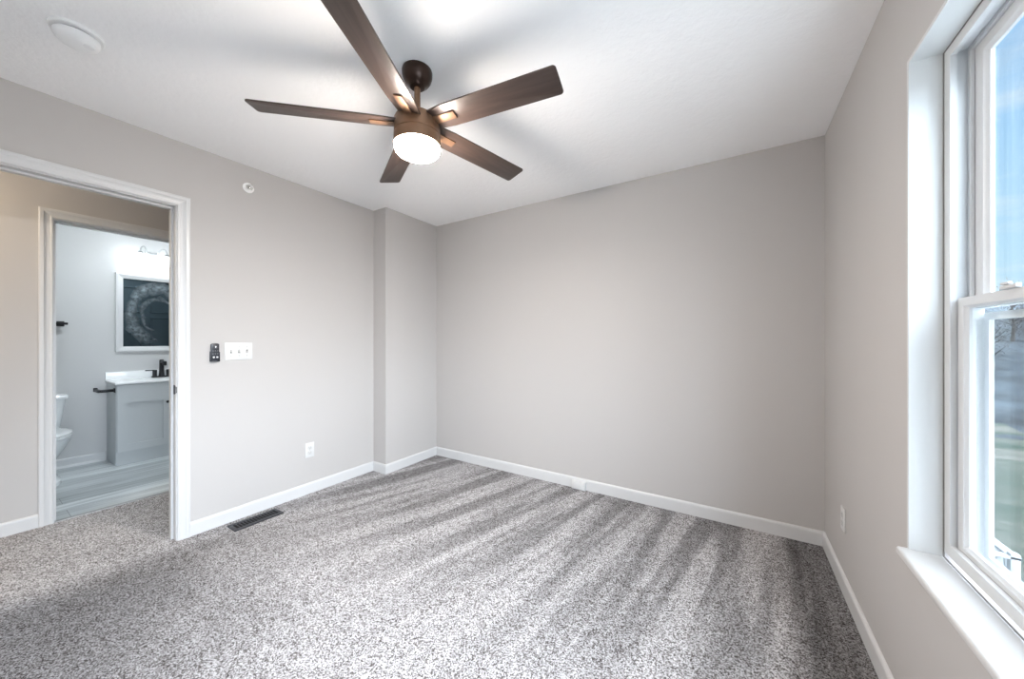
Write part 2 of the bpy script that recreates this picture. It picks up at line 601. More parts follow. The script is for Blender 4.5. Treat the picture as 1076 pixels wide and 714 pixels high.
        for i in range(n):
            A, B = loops[i], loops[(i + 1) % n]
            for k in segs:
                k2 = (k + 1) % 4
                b.faces.new((A[k], A[k2], B[k2], B[k]))
        if not closed:
            b.faces.new([l[0] for l in loops])
            b.faces.new([l[3] for l in reversed(loops)])
        bmesh.ops.recalc_face_normals(b, faces=b.faces)
        return self._merge(b)

    def build(self, name, mat, parent=None, smooth=True, loc=None, rot=None):
        me = bpy.data.meshes.new(name)
        self.bm.to_mesh(me)
        self.bm.free()
        if smooth:
            for p in me.polygons:
                p.use_smooth = True
            if hasattr(me, 'set_sharp_from_angle'):
                me.set_sharp_from_angle(angle=math.radians(32))
        o = bpy.data.objects.new(name, me)
        COL.objects.link(o)
        me.materials.append(M[mat] if isinstance(mat, str) else mat)
        if parent:
            o.parent = parent
        if loc:
            o.location = loc
        if rot:
            o.rotation_euler = rot
        return o


def tag(o, label, cat, group=None, kind=None):
    o['label'] = label
    o['category'] = cat
    if group:
        o['group'] = group
    if kind:
        o['kind'] = kind
    return o


def structure(o, label, cat):
    return tag(o, label, cat, kind='structure')


def thing(name, loc, label, cat, group=None, kind=None, rot=None):
    o = bpy.data.objects.new(name, None)
    o.empty_display_size = 0.05
    COL.objects.link(o)
    o.location = loc
    if rot:
        o.rotation_euler = rot
    return tag(o, label, cat, group, kind)


def local(o):
    """children are modelled in world coordinates under an Empty: undo its offset"""
    bpy.context.view_layer.update()
    for c in o.children:
        c.matrix_parent_inverse = o.matrix_world.inverted()


# ------------------------------------------------------------------ room shell
m = MB()
m.box(XH1 - 0.012, XR + 0.146, YF - 0.1, YB + 0.1, -0.12, 0.0)
m.box(XH1 - 0.012, XH0 + 0.02, -1.5, YF - 0.1, -0.12, 0.0)
m.box(XH1 - 0.012, XH0 + 0.02, YB + 0.1, 3.2, -0.12, 0.0)
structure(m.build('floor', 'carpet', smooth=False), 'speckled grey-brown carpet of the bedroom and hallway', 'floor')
m = MB().box(XB1 - 0.1, XH1 - 0.012, -0.7, 2.0, -0.12, -0.004)
structure(m.build('floor_bathroom', 'planks', smooth=False), 'grey wood-look plank floor in the bathroom', 'floor')
m = MB().box(XB1 - 0.1, XR + 0.21, -1.6, 3.3, H, H + 0.12)
structure(m.build('ceiling', 'ceiling', smooth=False), 'textured white ceiling above the bedroom', 'ceiling')

# doorway from the bedroom to the hallway
D0, D1, DZ = -0.032, 0.728, 2.040            # clear opening between jamb faces
m = MB()
m.box(XH0, XL, -1.5, D0 - 0.018, 0, H).box(XH0, XL, D1 + 0.018, 3.2, 0, H).box(XH0, XL, D0 - 0.018, D1 + 0.018, DZ + 0.018, H)
structure(m.build('wall_left', 'wall', smooth=False), 'long grey bedroom wall with the open doorway', 'wall')
m = MB().box(XL + 0.0005, XC, YC, YB, 0, H)
structure(m.build('wall_chase', 'wall', smooth=False), 'narrow grey boxed-out corner at the end of the left wall', 'wall')
m = MB().box(XL - 0.0, XR + 0.146, YB, YB + 0.12, 0, H)
structure(m.build('wall_back', 'wall', smooth=False), 'plain grey wall facing the camera', 'wall')
m = MB().box(XL - 0.0, XR + 0.146, YF - 0.12, YF, 0, H)
structure(m.build('wall_front', 'wall', smooth=False), 'plain grey wall behind the camera', 'wall')

# right wall with the window opening
W0, W1, WZ0, WZ1 = 0.64, 1.57, 0.58, 2.074   # finished opening
XW = XR + 0.146
m = MB()
WS = 1.13                                     # the added fill-light window sits this much nearer the camera's back
m.box(XR, XW, YF - 0.12, W0 - WS - 0.012, 0, H).box(XR, XW, W1 - WS + 0.012, W0 - 0.012, 0, H).box(XR, XW, W1 + 0.012, YB + 0.12, 0, H)
for o_ in (0, WS):
    m.box(XR, XW, W0 - o_ - 0.012, W1 - o_ + 0.012, 0, WZ0 - 0.026).box(XR, XW, W0 - o_ - 0.012, W1 - o_ + 0.012, WZ1 + 0.012, H)
structure(m.build('wall_right', 'wall', smooth=False), 'grey bedroom wall holding the window', 'wall')

# hallway and bathroom walls
B0, B1, BZ = 0.368, 1.080, 2.032             # bathroom doorway, clear
m = MB()
m.box(XB0, XH1, -1.5, B0 - 0.018, 0, H).box(XB0, XH1, B1 + 0.018, 3.2, 0, H).box(XB0, XH1, B0 - 0.018, B1 + 0.018, BZ + 0.018, H)
structure(m.build('wall_hallway', 'wall', smooth=False), 'grey hallway wall around the bathroom doorway', 'wall')
m = MB().box(XB0, XH0, -1.62, -1.5, 0, H)
structure(m.build('wall_hallway_near', 'wall', smooth=False), 'grey end wall of the hallway out of sight', 'wall')
m = MB().box(XB0, XH0, 3.2, 3.32, 0, H)
structure(m.build('wall_hallway_far', 'wall', smooth=False), 'grey far end wall of the hallway out of sight', 'wall')
m = MB().box(XB1 - 0.1, XB1, -0.8, 2.1, -0.1, H)
structure(m.build('wall_bathroom', 'bath_wall', smooth=False), 'cool-lit greige bathroom wall behind toilet and vanity', 'wall')
m = MB().box(XB1, XB0, -0.8, -0.7, -0.1, H)
structure(m.build('wall_bathroom_near', 'bath_wall', smooth=False), 'cool-lit greige bathroom side wall beyond the toilet', 'wall')
m = MB().box(XB1, XB0, 2.0, 2.1, -0.1, H)
structure(m.build('wall_bathroom_far', 'bath_wall', smooth=False), 'cool-lit greige bathroom side wall beyond the vanity', 'wall')

# baseboards
BH = 0.086
PROF = [(0, 0), (0.013, 0), (0.013, BH - 0.016), (0.0115, BH - 0.008), (0.0075, BH - 0.002), (0.004, BH), (0, BH)]


def baseboard(name, runs, label, prof=PROF):
    m = MB()
    for r in runs:
        m.run(prof, *r)
    structure(m.build(name, 'trim', smooth=False), label, 'baseboard')


CAS = 0.060                                   # casing width
baseboard('baseboard_left', [((XL, D1 + 0.005 + CAS), (XL, YC), (1, 0), 0, -1), ((XL, YF), (XL, D0 - 0.005 - CAS), (1, 0), -1, 0)],
          'white baseboard along the left bedroom wall')
baseboard('baseboard_chase', [((XL, YC), (XC, YC), (0, -1), -1, 1), ((XC, YC), (XC, YB), (1, 0), 1, -1)],
          'short white baseboard wrapping the boxed-out corner')
baseboard('baseboard_back', [((XC, YB), (XR, YB), (0, -1), -1, -1)], 'white baseboard along the wall facing the camera')
baseboard('baseboard_right', [((XR, YF), (XR, YB), (-1, 0), -1, -1)], 'white baseboard along the window wall')
baseboard('baseboard_front', [((XL, YF), (XR, YF), (0, 1), -1, -1)], 'white baseboard on the wall behind the camera')
baseboard('baseboard_hallway', [((XH1, -1.5), (XH1, B0 - 0.006 - CAS), (1, 0), 0, 0), ((XH1, B1 + 0.006 + CAS), (XH1, 3.2), (1, 0), 0, 0)],
          'white baseboard beside the bathroom doorway in the hallway')
SHOE = [(0, -0.004), (0.024, -0.004), (0.022, 0.008), (0.014, 0.017), (0.013, BH - 0.016), (0.0115, BH - 0.008), (0.0075, BH - 0.002), (0.004, BH), (0, BH)]
baseboard('baseboard_bathroom', [((XB1, -0.7), (XB1, 0.838), (1, 0), 0, 0)], 'white baseboard with shoe moulding behind the toilet', SHOE)

# door frames
CPROF = [(0, 0), (0, 0.009), (0.004, 0.0115), (0.010, 0.0115), (0.013, 0.0095), (0.026, 0.011), (0.036, 0.0145), (0.040, 0.017), (0.054, 0.0175), (CAS, 0.015), (CAS, 0)]


def door_frame(name, x_room, x_other, y0, y1, z, stop, label):
    e = thing(name, ((x_room + x_other) / 2, (y0 + y1) / 2, 0), label, 'door frame', kind='structure')
    MB().frame(y0 - 0.005, y1 + 0.005, 0, z + 0.005, CPROF, x_room, 1, closed=False).build('casing', 'trim', e, smooth=False)
    MB().frame(y0 - 0.005, y1 + 0.005, 0, z + 0.005, CPROF, x_other, -1, closed=False).build('casing', 'trim', e, smooth=False)
    j = MB().frame(y0, y1, 0, z, [(0, 0), (0.0175, 0), (0.0175, x_room - x_other), (0, x_room - x_other)], x_other, 1, closed=False)
    j.build('jamb', 'trim', e, smooth=False)
    s = MB().frame(y0, y1, 0, z, [(-0.011, 0), (0, 0), (0, stop[1] - stop[0]), (-0.011, stop[1] - stop[0])], stop[0], 1, closed=False)
    s.build('door_stop', 'trim', e, smooth=False)
    return e


d1 = door_frame('door_1', XL, XH0, D0, D1, DZ, (XL - 0.078, XL - 0.044), 'white casing and jamb of the bedroom doorway')
# black strike plate on the jamb
m = MB()
m.prism([(-0.012 + 0.006 * math.cos(a), 0) for a in ()] or [(XL - 0.036, 0.892), (XL - 0.010, 0.892), (XL - 0.002, 0.900), (XL - 0.002, 0.940), (XL - 0.010, 0.948), (XL - 0.036, 0.948)], -0.0008, 0.0016, 0.0006,
        mat=Matrix(((1, 0, 0, 0), (0, 0, -1, D1), (0, 1, 0, 0), (0, 0, 0, 1))))
m.tube([(XL - 0.001, D1 - 0.001, 0.902), (XL + 0.010, D1 + 0.0015, 0.902), (XL + 0.010, D1 + 0.0015, 0.938), (XL - 0.001, D1 - 0.001, 0.938)], 0.0016, seg=6)
sp = m.build('strike_plate', 'blackm', d1)
sp['label'] = 'black strike plate'
local(d1)
d2 = door_frame('door_2', XH1, XB0, B0, B1, BZ, (XB0 + 0.040, XB0 + 0.075), 'white casing and jamb of the bathroom doorway')
local(d2)
m = MB().box(XH1 - 0.030, XH1 + 0.004, B0, B1, -0.004, 0.004, 0.002)
structure(m.build('trim_1', 'nickel'), 'thin pale threshold strip between carpet and bathroom planks', 'threshold')

# bathroom door, swung flat against the inside wall (seen in the mirror)
e = thing('door_3', (XB0 - 0.03, 1.46, 0), 'white panelled bathroom door folded back inside the bathroom', 'door', kind='structure')
m = MB().box(XB0 - 0.052, XB0 - 0.026, 1.112, 1.812, 0.012, 2.02, 0.002)
m.build('slab', 'trim', e)
m = MB()
for py in (1.24, 1.535):
    for z0, z1 in ((0.20, 0.78), (0.98, 1.52), (1.62, 1.92)):
        m.frame(py - 0.07 + 0.02, py + 0.15 - 0.02, z0, z1, [(0, 0), (0, 0.004), (0.012, 0.011), (0.024, 0.004), (0.024, 0)], XB0 - 0.052, -1)
pn = m.build('panel_moulding', 'trim', e, smooth=False)
m = MB().lathe([(0.0, 0.0), (0.028, 0.0), (0.028, 0.006), (0.010, 0.010), (0.010, 0.030), (0.026, 0.040), (0.026, 0.056), (0.0, 0.062)],
               mat=Matrix.Translation((XB0 - 0.052, 1.755, 0.95)) @ Matrix.Rotation(-PI / 2, 4, 'Y'))
m.build('knob', 'blackm', e)
local(e)

# ------------------------------------------------------------------ window
win = thing('window_1', (XR + 0.1, (W0 + W1) / 2, WZ0), 'white single-hung window in the right wall with blue sky outside', 'window', kind='structure')
m = MB()
m.box(XR - 0.0004, XR + 0.072, W1, W1 + 0.012, WZ0 - 0.02, WZ1 + 0.012).box(XR - 0.0004, XR + 0.072, W0 - 0.012, W0, WZ0 - 0.02, WZ1 + 0.012)
m.box(XR - 0.0004, XR + 0.072, W0, W1, WZ1, WZ1 + 0.012)
r = m.build('reveal', 'reveal', win, smooth=False)
r['label'] = 'smooth white painted return around the window'
# sill board with a rounded nose
m = MB()
m.box(XR - 0.026, XR + 0.0725, W0 - 0.012, W1 + 0.012, WZ0 - 0.024, WZ0, 0.008, 4)
s = m.build('sill', 'trim', win)
s['label'] = 'white window sill board with rounded front edge'
FX = 0.525
IY0, IY1, IZ0, IZ1 = W0 + 0.034, W1 - 0.034, WZ0 + 0.050, WZ1 - 0.030     # inside of the fixed frame
m = MB()
w = 0.034
F = lambda x0, x1, gap: m.frame(W0 + gap, W1 - gap, WZ0 + gap * 1.45, WZ1 - gap * 0.9, [(0, 0), (0, x1 - x0), (gap - 0.0005, x1 - x0), (gap - 0.0005, 0)], x0, 1)
F(FX, FX + 0.013, 0.034)
F(FX + 0.013, FX + 0.038, 0.020)
F(FX + 0.038, FX + 0.046, 0.034)
F(FX + 0.046, FX + 0.073, 0.010)
m.build('window_frame', 'vinyl', win, smooth=False)
# dark caulk gap between frame and return
m = MB()
m.frame(W0 + 0.0012, W1 - 0.0012, WZ0 + 0.0012, WZ1 - 0.0012, [(0, 0), (0, 0.004), (0.0011, 0.004), (0.0011, 0)], FX - 0.003, 1)
g = m.build('caulk_line', principled('grey_caulk', (0.22, 0.21, 0.20), 0.8), win, smooth=False)
g['label'] = 'thin dark caulk line around the frame'


def sash(name, x0, z0, z1, y0, y1, stile, top, bottom, label):
    m = MB()
    th = 0.024
    # stepped stiles and rails, mitred at the corners
    o = MB()
    b = bmesh.new()
    prof = [(0, 0), (0, th), (0.7, th), (0.7, th - 0.004), (1.0, th - 0.008), (1.0, 0.008), (0.86, 0.003), (0.80, 0.0)]
    loops = []
    for f, t in prof:
        c = [(y0 + f * stile, z0 + f * bottom), (y0 + f * stile, z1 - f * top), (y1 - f * stile, z1 - f * top), (y1 - f * stile, z0 + f * bottom)]
        loops.append([b.verts.new((x0 + t, a, z)) for a, z in c])
    for i in range(len(prof)):
        A, B = loops[i], loops[(i + 1) % len(prof)]
        for k in range(4):
            b.faces.new((A[k], A[(k + 1) % 4], B[(k + 1) % 4], B[k]))
    bmesh.ops.recalc_face_normals(b, faces=b.faces)
    o._merge(b)
    s = o.build(name, 'vinyl', win, smooth=False)
    s['label'] = label
    gp = MB().box(x0 + 0.011, x0 + 0.015, y0 + stile - 0.004, y1 - stile + 0.004, z0 + bottom - 0.004, z1 - top + 0.004)
    p = gp.build('pane', 'glass', s, smooth=False)
    return s


up = sash('upper_sash', FX + 0.047, 1.312, WZ1 - 0.010, W0 + 0.012, W1 - 0.012, 0.072, 0.060, 0.030, 'fixed upper sash with a clear pane')
lo = sash('lower_sash', FX + 0.014, WZ0 + 0.030, 1.342, W0 + 0.036, W1 - 0.036, 0.036, 0.030, 0.040, 'lower sash with a clear pane')
m = MB().frame(W0 + 0.012, W1 - 0.012, WZ0 + 0.02, 1.300, [(0, 0), (0, 0.010), (0.020, 0.010), (0.020, 0)], FX + 0.072, 1, inward=True)
sc = m.build('insect_screen', 'vinyl', win, smooth=False)
sc['label'] = 'half-height insect screen with white edge frame'
m = MB().box(FX + 0.0765, FX + 0.0772, W0 + 0.03, W1 - 0.03, WZ0 + 0.04, 1.282)
m.build('screen_mesh', 'mesh', sc, smooth=False)
m = MB()
for y in (0.85, 1.30):
    m.box(FX + 0.006, FX + 0.016, y - 0.03, y + 0.03, 1.342, 1.352, 0.003)
    m.box(FX + 0.004, FX + 0.012, y - 0.008, y + 0.022, 1.352, 1.358, 0.002)
lk = m.build('sash_lock', 'vinyl', lo)
local(win)
# unseen matching window added behind the camera for fill daylight
fill_win = win.copy(); COL.objects.link(fill_win)
fill_win.name = 'fill_window'
fill_win.location.y -= WS
tag(fill_win, 'added unseen window behind the camera for fill daylight', 'window', kind='structure')
for ch in list(win.children):
    c2 = ch.copy(); COL.objects.link(c2)
    c2.parent = fill_win
    for g in ch.children:
        g2 = g.copy(); COL.objects.link(g2)
        g2.parent = c2
# daylight portal at each window (guides sky sampling only)
for o_ in (0, WS):
    pd = bpy.data.lights.new('window_portal', 'AREA')
    pd.shape = 'RECTANGLE'
    pd.size = WZ1 - WZ0
    pd.size_y = W1 - W0
    po = bpy.data.objects.new('window_portal', pd)
    COL.objects.link(po)
    po.location = (XW + 0.02, (W0 + W1) / 2 - o_, (WZ0 + WZ1) / 2)
    po.rotation_euler = (0, PI / 2, 0)
    pd.cycles.is_portal = True

# ------------------------------------------------------------------ ceiling fan
FCX, FCY = -1.2152, 1.1242
fan = thing('ceiling_fan', (FCX, FCY, 2.10), 'dark bronze five-blade ceiling fan with a lit white drum light', 'ceiling fan')
C0 = (FCX, FCY, 0)
MB().lathe([(0, H - 0.0002), (0.066, H - 0.0002), (0.0675, H - 0.006), (0.0665, H - 0.024), (0.061, H - 0.042), (0.050, H - 0.058), (0.036, H - 0.068), (0.032, H - 0.074), (0.020, H - 0.077), (0, H - 0.077)], C0).build('canopy', 'bronze_dark', fan)
MB().lathe([(0, H - 0.06), (0.0135, H - 0.06), (0.0135, 2.235), (0.026, 2.23), (0.026, 2.215), (0, 2.215)], C0, seg=24).build('downrod', 'bronze', fan)
MB().lathe([(0, 2.244), (0.030, 2.244), (0.052, 2.240), (0.080, 2.230), (0.096, 2.219), (0.101, 2.208), (0.101, 2.152), (0.0985, 2.150), (0.0985, 2.146), (0.102, 2.144), (0.102, 2.104), (0.100, 2.100), (0, 2.100)], C0, seg=56).build('motor_housing', 'bronze', fan)
d = MB().lathe([(0, 2.0995), (0.1008, 2.0995), (0.0995, 2.087), (0.096, 2.076), (0.087, 2.066), (0.060, 2.058), (0.025, 2.056), (0, 2.056)], C0, seg=56).build('light_diffuser', 'fan_glow', fan)
d['label'] = 'lit opal white light cover'
BW, BR0, BR1 = 0.122, 0.085, 0.668


def blade_outline():
    pts = []
    rc = 0.014
    hw0, hw1 = 0.050, BW / 2
    pts.append((BR0, -hw0))
    pts.append((BR0 + 0.09, -hw1 + 0.003))
    for k in range(6):
        a = -PI / 2 + k * PI / 10
        pts.append((BR1 - rc + rc * math.cos(a), -hw1 + rc + rc * math.sin(a)))
    for k in range(6):
        a = k * PI / 10
        pts.append((BR1 - rc + rc * math.cos(a), hw1 - rc + rc * math.sin(a)))
    pts.append((BR0 + 0.09, hw1 - 0.003))
    pts.append((BR0, hw0))
    return pts


local(fan)
BLADE_MB = MB().prism(blade_outline(), -0.0035, 0.0035, 0.0015)
b0 = BLADE_MB.build('blade', 'wood', fan)
BR_MB = MB().box(0.080, 0.205, -0.019, 0.019, -0.0105, -0.0036, 0.003)
a0 = BR_MB.build('blade_bracket', 'bronze', b0)
for k in range(5):
    if k == 0:
        b, a = b0, a0
    else:
        b = b0.copy(); COL.objects.link(b)
        a = a0.copy(); COL.objects.link(a)
        b.parent = fan
        a.parent = b
    b.location = (0, 0, 2.198 - 2.10)
    b.rotation_euler = (math.radians(-13), 0, math.radians(7.6 + 72 * k))

# ------------------------------------------------------------------ small fittings in the bedroom
sd = thing('smoke_detector', (-2.20, 0.265, H), 'round white smoke detector on the ceiling', 'smoke detector')
c = (-2.20, 0.265, 0)
MB().lathe([(0, H - 0.0002), (0.073, H - 0.0002), (0.073, H - 0.010), (0.070, H - 0.013), (0, H - 0.013)], c, 48).build('mounting_plate', 'bright_plastic', sd)
MB().lathe([(0, H - 0.013), (0.054, H - 0.013), (0.054, H - 0.019), (0, H - 0.019)], c, 48).build('vent_gap', principled('grey_vent_gap', (0.16, 0.16, 0.16), 0.8), sd)
MB().lathe([(0, H - 0.019), (0.062, H - 0.019), (0.063, H - 0.026), (0.058, H - 0.038), (0.048, H - 0.047), (0.034, H - 0.051), (0, H - 0.052)], c, 48).build('cover', 'bright_plastic', sd)
MB().lathe([(0, 0), (0.017, 0), (0.017, -0.003), (0.014, -0.005), (0, -0.005)], (-2.176, 0.293, H - 0.047), 24).build('test_button', 'bright_plastic', sd)
local(sd)

sk = thing('fire_sprinkler', (XL, 1.107, 2.287), 'small chrome sidewall fire sprinkler high on the left wall', 'sprinkler')
R = Matrix.Translation((XL, 1.107, 2.287)) @ Matrix.Rotation(PI / 2, 4, 'Y')
MB().lathe([(0, 0.0), (0.034, 0.0), (0.034, 0.003), (0.028, 0.009), (0.020, 0.012), (0.017, 0.006), (0, 0.006)], mat=R).build('escutcheon', 'bright_plastic', sk)
m = MB().lathe([(0, 0.005), (0.010, 0.005), (0.010, 0.022), (0.006, 0.026), (0, 0.026)], seg=20, mat=R)
m.tube([(XL + 0.02, 1.098, 2.287), (XL + 0.034, 1.096, 2.287), (XL + 0.047, 1.107, 2.287)], 0.0022, 8)
m.tube([(XL + 0.02, 1.116, 2.287), (XL + 0.034, 1.118, 2.287), (XL + 0.047, 1.107, 2.287)], 0.0022, 8)
m.build('sprinkler_body', 'chrome', sk)
MB().box(XL + 0.046, XL + 0.0485, 1.095, 1.119, 2.275, 2.297, 0.001).box(XL + 0.030, XL + 0.048, 1.096, 1.118, 2.296, 2.298, 0.0008).build('deflector', 'chrome', sk)
MB().tube([(XL + 0.026, 1.107, 2.287), (XL + 0.045, 1.107, 2.287)], 0.0026, 10).build('bulb', principled('red_bulb', (0.4, 0.06, 0.04), 0.2), sk)
local(sk)

# fan remote in its cradle
cr = tag(MB().box(XL, XL + 0.006, 0.8915, 0.9405, 1.083, 1.150, 0.002).box(XL + 0.006, XL + 0.020, 0.8915, 0.8940, 1.083, 1.146, 0.0015)
         .box(XL + 0.006, XL + 0.020, 0.9380, 0.9405, 1.083, 1.146, 0.0015).box(XL + 0.006, XL + 0.020, 0.894, 0.938, 1.083, 1.088, 0.0015).build('remote_cradle', 'blackp'),
         'black wall cradle hugging the lower half of the fan remote', 'remote holder')
rm = thing('remote_control', (XL + 0.006, 0.916, 1.088), 'slim black fan remote with white symbols beside the light switches', 'remote control')
m = MB().prism([(0.8945, 1.0885), (0.9375, 1.0885), (0.9375, 1.196), (0.932, 1.201), (0.916, 1.2035), (0.900, 1.201), (0.8945, 1.196)], XL + 0.0065, XL + 0.0175, 0.002,
               mat=Matrix(((0, 0, 1, 0), (1, 0, 0, 0), (0, 1, 0, 0), (0, 0, 0, 1))))
m.build('body', 'blackp', rm)
RX = XL + 0.0174
btn = principled('button_rubber', (0.05, 0.055, 0.065), 0.5)


def button(y, z, w, h):
    return MB().box(RX, RX + 0.0016, y - w, y + w, z - h, z + h, 0.0012).build('button', btn, rm)


b = button(0.917, 1.178, 0.011, 0.010)
MB().lathe([(0, 0), (0.0036, 0), (0.0036, 0.0006), (0, 0.0006)], seg=16, mat=Matrix.Translation((RX + 0.0015, 0.918, 1.181)) @ Matrix.Rotation(PI / 2, 4, 'Y')).box(RX + 0.0015, RX + 0.002, 0.9165, 0.9195, 1.172, 1.178).build('light_symbol', 'icon', b)
for z in (1.153, 1.134):
    for y in (0.904, 0.916, 0.928):
        b = button(y, z, 0.0045, 0.006)
        MB().box(RX + 0.0015, RX + 0.002, y - 0.0022, y + 0.0022, z - 0.0010, z + 0.0010).build('speed_mark', principled('dim_print', (0.35, 0.36, 0.38), 0.5), b)
for y in (0.908, 0.926):
    b = button(y, 1.112, 0.007, 0.008)
    MB().lathe([(0, 0), (0.0052, 0), (0.0052, 0.0006), (0, 0.0006)], seg=20, mat=Matrix.Translation((RX + 0.0015, y, 1.112)) @ Matrix.Rotation(PI / 2, 4, 'Y')).build('round_symbol', 'icon', b)
local(rm)

# triple switch plate
sw = thing('light_switch', (XL, 1.051, 1.147), 'white three-gang toggle switch plate beside the black remote', 'light switch')
MB().box(XL, XL + 0.0055, 0.971, 1.131, 1.088, 1.206, 0.003).build('wall_plate', 'plastic', sw)
for y, upw in ((1.005, -1), (1.051, -1), (1.097, 1)):
    MB().box(XL + 0.005, XL + 0.0065, y - 0.0055, y + 0.0055, 1.135, 1.159, 0.0005).box(XL + 0.004, XL + 0.018, y - 0.004, y + 0.004, 1.143, 1.151, 0.001,
             mat=Matrix.Translation((XL, y, 1.147)) @ Matrix.Rotation(-0.55 * upw, 4, 'Y') @ Matrix.Translation((-XL, -y, -1.147))).build('toggle', 'toggle', sw)
for y in (1.005, 1.051, 1.097):
    for z in (1.117, 1.177):
        MB().lathe([(0, 0), (0.003, 0), (0.003, 0.0008), (0, 0.0012)], seg=12, mat=Matrix.Translation((XL + 0.0053, y, z)) @ Matrix.Rotation(PI / 2, 4, 'Y')).build('screw', 'toggle', sw)
local(sw)


def outlet(loc, rotz, label):
    """duplex wall outlet; local +X points out of the wall"""
    e = thing('wall_outlet', loc, label, 'wall outlet', rot=(0, 0, rotz))
    MB().box(0, 0.0055, -0.0355, 0.0355, -0.058, 0.058, 0.003).build('wall_plate', 'plastic', e)
    for z in (-0.0195, 0.0195):
        s = MB().loft([(0, 0, 0.0, 0.0145, 0.0165), (0, 0, 0.0022, 0.0145, 0.0165), (0, 0, 0.0028, 0.0135, 0.0155)], power=3.2, seg=28,
                      mat=Matrix.Translation((0.005, 0, z)) @ Matrix.Rotation(PI / 2, 4, 'Y')).build('socket', 'socket', e)
        MB().box(0.0074, 0.0082, -0.0075, -0.0055, z - 0.001, z + 0.008).box(0.0074, 0.0082, 0.0055, 0.0075, z - 0.001, z + 0.007).box(0.0074, 0.0082, -0.002, 0.002, z - 0.010, z - 0.006).build('slots', 'slot', s, smooth=False)
    MB().lathe([(0, 0), (0.003, 0), (0.003, 0.0008), (0, 0.0012)], seg=12, mat=Matrix.Translation((0.0053, 0, 0)) @ Matrix.Rotation(PI / 2, 4, 'Y')).build('screw', 'toggle', e)
    return e


outlet((XL, 1.527, 0.345), 0, 'white duplex outlet low on the left wall below the switches')
outlet((XR, 2.332, 0.346), PI, 'white duplex outlet low on the right wall beside the window sill')

# little surface box on the back baseboard
jb = thing('surface_outlet_box', (-1.08, YB - 0.013, 0.035), 'small white surface-mounted box on the back wall baseboard', 'outlet box')
MB().box(-1.140, -1.022, YB - 0.040, YB - 0.0128, 0.003, 0.068, 0.003).build('box_body', 'plastic', jb)
MB().box(-1.134, -1.028, YB - 0.0445, YB - 0.0395, 0.008, 0.063, 0.002).build('cover_plate', 'plastic', jb)
local(jb)

# floor register
fv = thing('floor_vent', (-2.752, 1.1065, 0), 'dark grey metal floor vent in the carpet beside the left baseboard', 'floor vent')
vx0, vx1, vy0, vy1 = -2.812, -2.692, 0.962, 1.252
m = MB()
for x0, x1, y0, y1 in ((vx0, vx0 + 0.026, vy0, vy1), (vx1 - 0.026, vx1, vy0, vy1), (vx0 + 0.024, vx1 - 0.024, vy0, vy0 + 0.022), (vx0 + 0.024, vx1 - 0.024, vy1 - 0.022, vy1)):
    m.box(x0, x1, y0, y1, 0.0002, 0.0075, 0.002)
m.build('frame', 'ventm', fv)
m = MB().box(vx0 + 0.02, vx1 - 0.02, vy0 + 0.018, vy1 - 0.018, 0.0003, 0.0012)
m.build('duct_opening', 'dark', fv, smooth=False)
n = 14
for k in range(1, n):
    y = vy0 + 0.022 + (vy1 - vy0 - 0.044) * k / n
    MB().box(vx0 + 0.025, vx1 - 0.025, y - 0.0032, y + 0.0032, 0.0025, 0.0068, 0.0008).build('louver', 'ventm', fv)
local(fv)

# ------------------------------------------------------------------ assumed hallway ceiling lamp (out of view, added to light the hall warmly)
hl = thing('assumed_hallway_light', (-3.42, -0.55, H), 'assumed unseen round flush ceiling light, added to light the hallway', 'ceiling light')
MB().lathe([(0, H - 0.0002), (0.14, H - 0.0002), (0.14, H - 0.022), (0, H - 0.022)], (-3.42, -0.55, 0)).build('lamp_base', 'bronze', hl)
MB().lathe([(0, H - 0.0222), (0.132, H - 0.0222), (0.125, H - 0.045), (0.09, H - 0.072), (0.04, H - 0.085), (0, H - 0.088)], (-3.42, -0.55, 0)).build('lamp_dome', 'assumed_hall_glow', hl)
local(hl)

# ------------------------------------------------------------------ bathroom
# fill light added on the bathroom ceiling, out of view above the doorway
bl = thing('bathroom_fill_light', (-4.55, 0.95, H), 'added unseen fill light on the bathroom ceiling', 'ceiling light')
MB().lathe([(0, H - 0.0002), (0.14, H - 0.0002), (0.14, H - 0.022), (0, H - 0.022)], (-4.55, 0.95, 0)).build('lamp_base', 'nickel', bl)  # base of the added fill light
MB().lathe([(0, H - 0.0222), (0.132, H - 0.0222), (0.125, H - 0.045), (0.09, H - 0.072), (0.04, H - 0.085), (0, H - 0.088)], (-4.55, 0.95, 0)).build('lamp_dome', 'bath_fill_glow', bl)
local(bl)

# vanity
VX = XB1 + 0.0005
V0, V1, VF = 0.850, 1.650, -5.075
van = thing('bathroom_vanity', (-5.26, 1.22, 0), 'grey shaker bathroom vanity cabinet below the mirror', 'vanity')
MB().box(VX, VF, V0, V1, -0.0035, 0.788, 0.002).build('cabinet_body', 'cabinet', van)
VD = VF + 0.020


